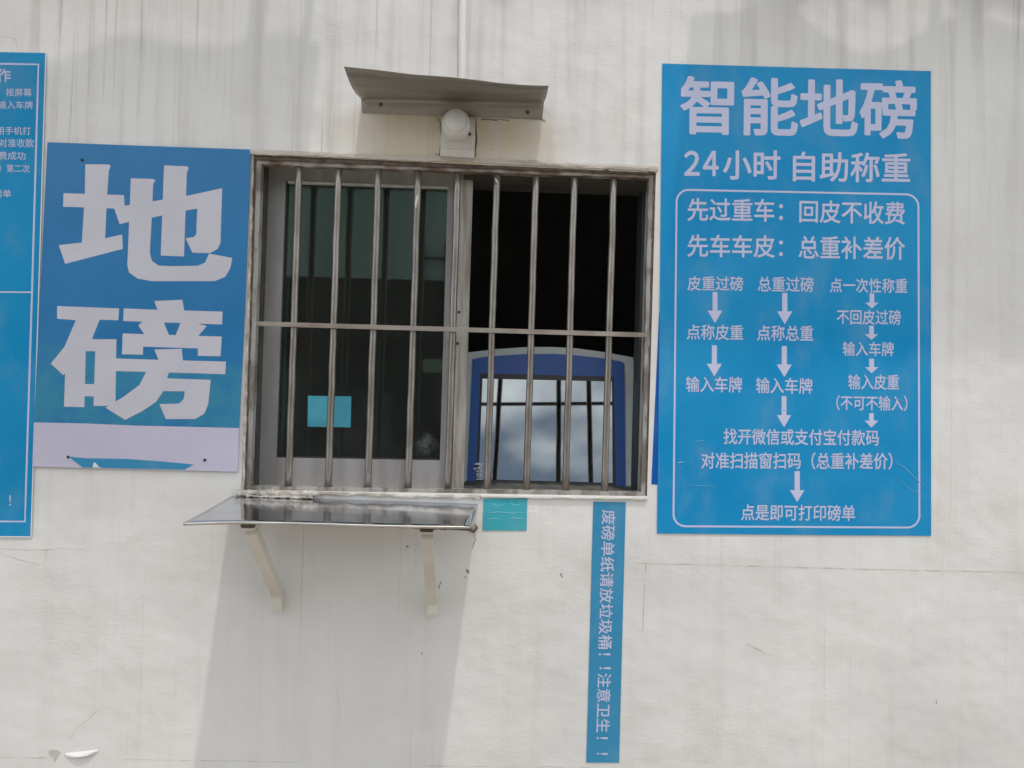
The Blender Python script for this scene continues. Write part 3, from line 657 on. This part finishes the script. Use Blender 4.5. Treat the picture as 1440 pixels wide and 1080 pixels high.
# partly seen poster at the left edge
lp = sheet('poster', [(-260, 68), (64.5, 74.5), (54.5, 410), (43.5, 755.5), (-275, 752)], -.0030, M['poster2'], 'blue instruction poster cut off at the left edge, beside the weighbridge sign', 'poster', .0020)
bm = bmesh.new(); ribbon(bm, [(64.5, 74.5), (54.5, 410), (43.5, 755.5)], 1.6, Y, .0003); ribbon(bm, [(-100, 754.2), (43, 755.2)], 1.8, Y - .0001, .0003); part('paper_edge', bm, M['white'], lp)
bm = bmesh.new(); ribbon(bm, dense([(-250, 86), (54, 90.5), (45, 411), (35, 733.5), (-262, 731)], 50), 2.6, Y, .0003, True); ribbon(bm, [(-255, 409), (45, 411)], 2.2, Y - .0001, .0003); part('border_line', bm, M['ink'], lp)
L = lambda t, x0, x1, ya, yb, w=.010: line(t, x0, x1, ya, yb, Y, lp, M['ink'], w, .012, -.03)
L('作', -4, 15.3, 96.5, 115.5, .018); L('按屏幕', 8.6, 44.8, 124, 135.3); L('输入车牌', -2.6, 46.4, 141.5, 153); L('用手机打', -5, 43.4, 178, 189.3); L('对准收款', -1.5, 48, 194.6, 206.9)
L('费成功', -2, 36.3, 213, 224.6); L('）第二次', -1.5, 41.8, 230.6, 242.4); L('磅单', -9, 15.9, 266, 277.6); L('！', 13.2, 15.6, 696.5, 711, .005)

# large weighbridge sign board
sg = thing('weighbridge_sign', 'blue sign board with two huge pale Chinese characters and lilac lower band left of window', 'sign', at(195, 660, -.002))
bm = bmesh.new(); slab(bm, [(66.7, 200), (200, 205), (352.5, 210.3), (344, 440), (336, 602), (190, 598.5), (47.6, 594), (57, 400)], -.0068, -.0034); part('sign_panel', bm, M['sign'], sg)
bm = bmesh.new(); slab(bm, [(47.6, 594), (120, 595.5), (190, 598.5), (260, 600), (336, 602), (333.8, 663.3), (230, 661), (130, 658.5), (45.5, 656)], -.0072, -.0030); lb = part('lower_band', bm, M['lilac'], sg)
bm = bmesh.new(); slab(bm, [(96, 642), (120, 644.3), (178, 645.3), (230, 649), (272.5, 653.3), (259, 660.6), (170, 658.7), (116, 657.5)], -.0076, -.0070); part('torn_blue_patch', bm, M['banner'], lb)
bm = bmesh.new(); slab(bm, [(130, 657.3), (132, 650), (134.5, 651), (139, 656.5), (144, 658)], -.0079, -.0075); part('torn_white_patch', bm, M['white'], lb)
def z1(pts): return [(a / 3, 40 + b / 3) for a, b in pts]
def z2(pts): return [(a / 2.7, 380 + b / 2.7) for a, b in pts]
def character(polys):
    bm = bmesh.new()
    for k, p in enumerate(polys): slab(bm, p, -.0071 - .00004 * k, -.0066)
    part('character', bm, M['ink2'], sg)
character([z1(p) for p in (
    [(360, 573), (458, 574), (467, 579), (459, 600), (452, 700), (443, 890), (345, 908), (358, 700)],
    [(268, 695), (523, 703), (525, 748), (548, 745), (545, 815), (505, 826), (482, 760), (447, 758), (266, 752)],
    [(248, 914), (345, 903), (445, 885), (515, 869), (518, 930), (275, 993)],
    [(552, 632), (646, 635), (656, 641), (646, 655), (640, 800), (632, 945), (640, 980), (668, 1000), (720, 1003), (835, 1001), (865, 988), (882, 950), (980, 968), (972, 1010), (950, 1048), (905, 1066), (640, 1066), (580, 1055), (545, 1030), (537, 1000), (545, 815)],
    [(546, 745), (690, 722), (790, 706), (937, 674), (930, 905), (918, 930), (885, 948), (812, 946), (783, 885), (818, 880), (828, 868), (832, 760), (785, 768), (640, 798), (543, 815)],
    [(692, 578), (785, 581), (796, 587), (788, 610), (776, 962), (678, 958)])])
character([z2(p) for p in (
    [(217, 136), (452, 145), (449, 190), (378, 188), (345, 272), (310, 335), (240, 398), (193, 355), (245, 290), (288, 190), (217, 184)],
    [(248, 370), (326, 290), (320, 520), (243, 518)], [(320, 262), (442, 262), (441, 309), (308, 307)], [(362, 300), (441, 300), (438, 515), (355, 515)], [(316, 432), (365, 432), (363, 480), (316, 478)],
    [(470, 145), (595, 150), (845, 157), (843, 206), (468, 193)], [(586, 117), (692, 112), (701, 162), (602, 162)],
    [(525, 210), (540, 196), (622, 198), (641, 246), (550, 246), (546, 240)], [(686, 199), (735, 199), (785, 212), (752, 250), (667, 246)],
    [(466, 240), (842, 252), (837, 327), (751, 325), (751, 297), (543, 290), (543, 321), (463, 319)], [(586, 301), (690, 298), (695, 352), (605, 348)],
    [(436, 335), (600, 340), (858, 347), (855, 395), (695, 390), (436, 383)],
    [(556, 384), (642, 384), (618, 462), (592, 500), (540, 535), (475, 568), (400, 522), (470, 480), (530, 435)],
    [(625, 410), (800, 416), (790, 510), (775, 545), (740, 565), (630, 565), (605, 508), (680, 506), (697, 490), (702, 460), (612, 459)])])
for px, py in ((95.8, 642.8), (288, 647), (115.5, 225)):
    bm = bmesh.new(); p = at(px, py, -.0075); tube(bm, [p, p + Vector((0, -.0025, 0))], [.0042, .003], 10); finish('nail', bm, M['rubber'], sg)

# ------------------------------------------------------------------ across the yard: the shed the window panes mirror
sd = thing('shed', 'teal corrugated shed across the yard mirrored in the window glass', 'shed', (-1, -20, 0))
bm = bmesh.new(); N = 300; vs = []
for i in range(N + 1):
    x = -16 + 32 * i / N; w_ = -.03 * math.sin(x * 2 * math.pi / .4)
    vs.append([bm.verts.new((x, -16 + w_, 4.25)), bm.verts.new((x, -16 + w_, 6.6)), bm.verts.new((x, -16.1 + w_, 6.6)), bm.verts.new((x, -16.1 + w_, 4.25))])
for a, b in zip(vs, vs[1:]):
    for k in range(4): bm.faces.new((a[k], a[(k + 1) % 4], b[(k + 1) % 4], b[k]))
finish('fascia', bm, M['shedm'], sd)
bm = bmesh.new()
for c, s in (((0, -30, 3.2), (32, .2, 6.4)), ((-16, -23, 3.2), (.2, 14, 6.4)), ((16, -23, 3.2), (.2, 14, 6.4)), ((0, -23, 6.5), (32, 14, .2)), ((0, -23, .03), (31.8, 13.8, .05))): box(bm, c, s)
finish('dark_bay', bm, M['shedd'], sd)
bm = bmesh.new(); box(bm, (-1.25, -17, 2.25), (.55, .1, .35), bev=.03); finish('pale_panel', bm, M['pale'], sd)

for cx, cz, w_, h_ in ((-6.2, 1.1, 2.6, 2.2), (-3.3, .8, 1.6, 1.6), (-.2, 1.4, 2.2, 1.3), (2.6, 1.0, 1.4, 2.0)):
    bm = bmesh.new(); box(bm, (cx, -19.5, cz), (w_, 1.4, h_), bev=.05); finish('added_crate', bm, M['crate'], sd)  # boxes added in the bay to break up the pane's reflection
bm = bmesh.new()
for x in (-1.5, -.95): box(bm, (x, -15.9, 4.65), (.07, .07, 1.0))
box(bm, (-1.225, -15.9, 4.75), (.48, .05, .06)); finish('railing', bm, M['shedd'], sd)
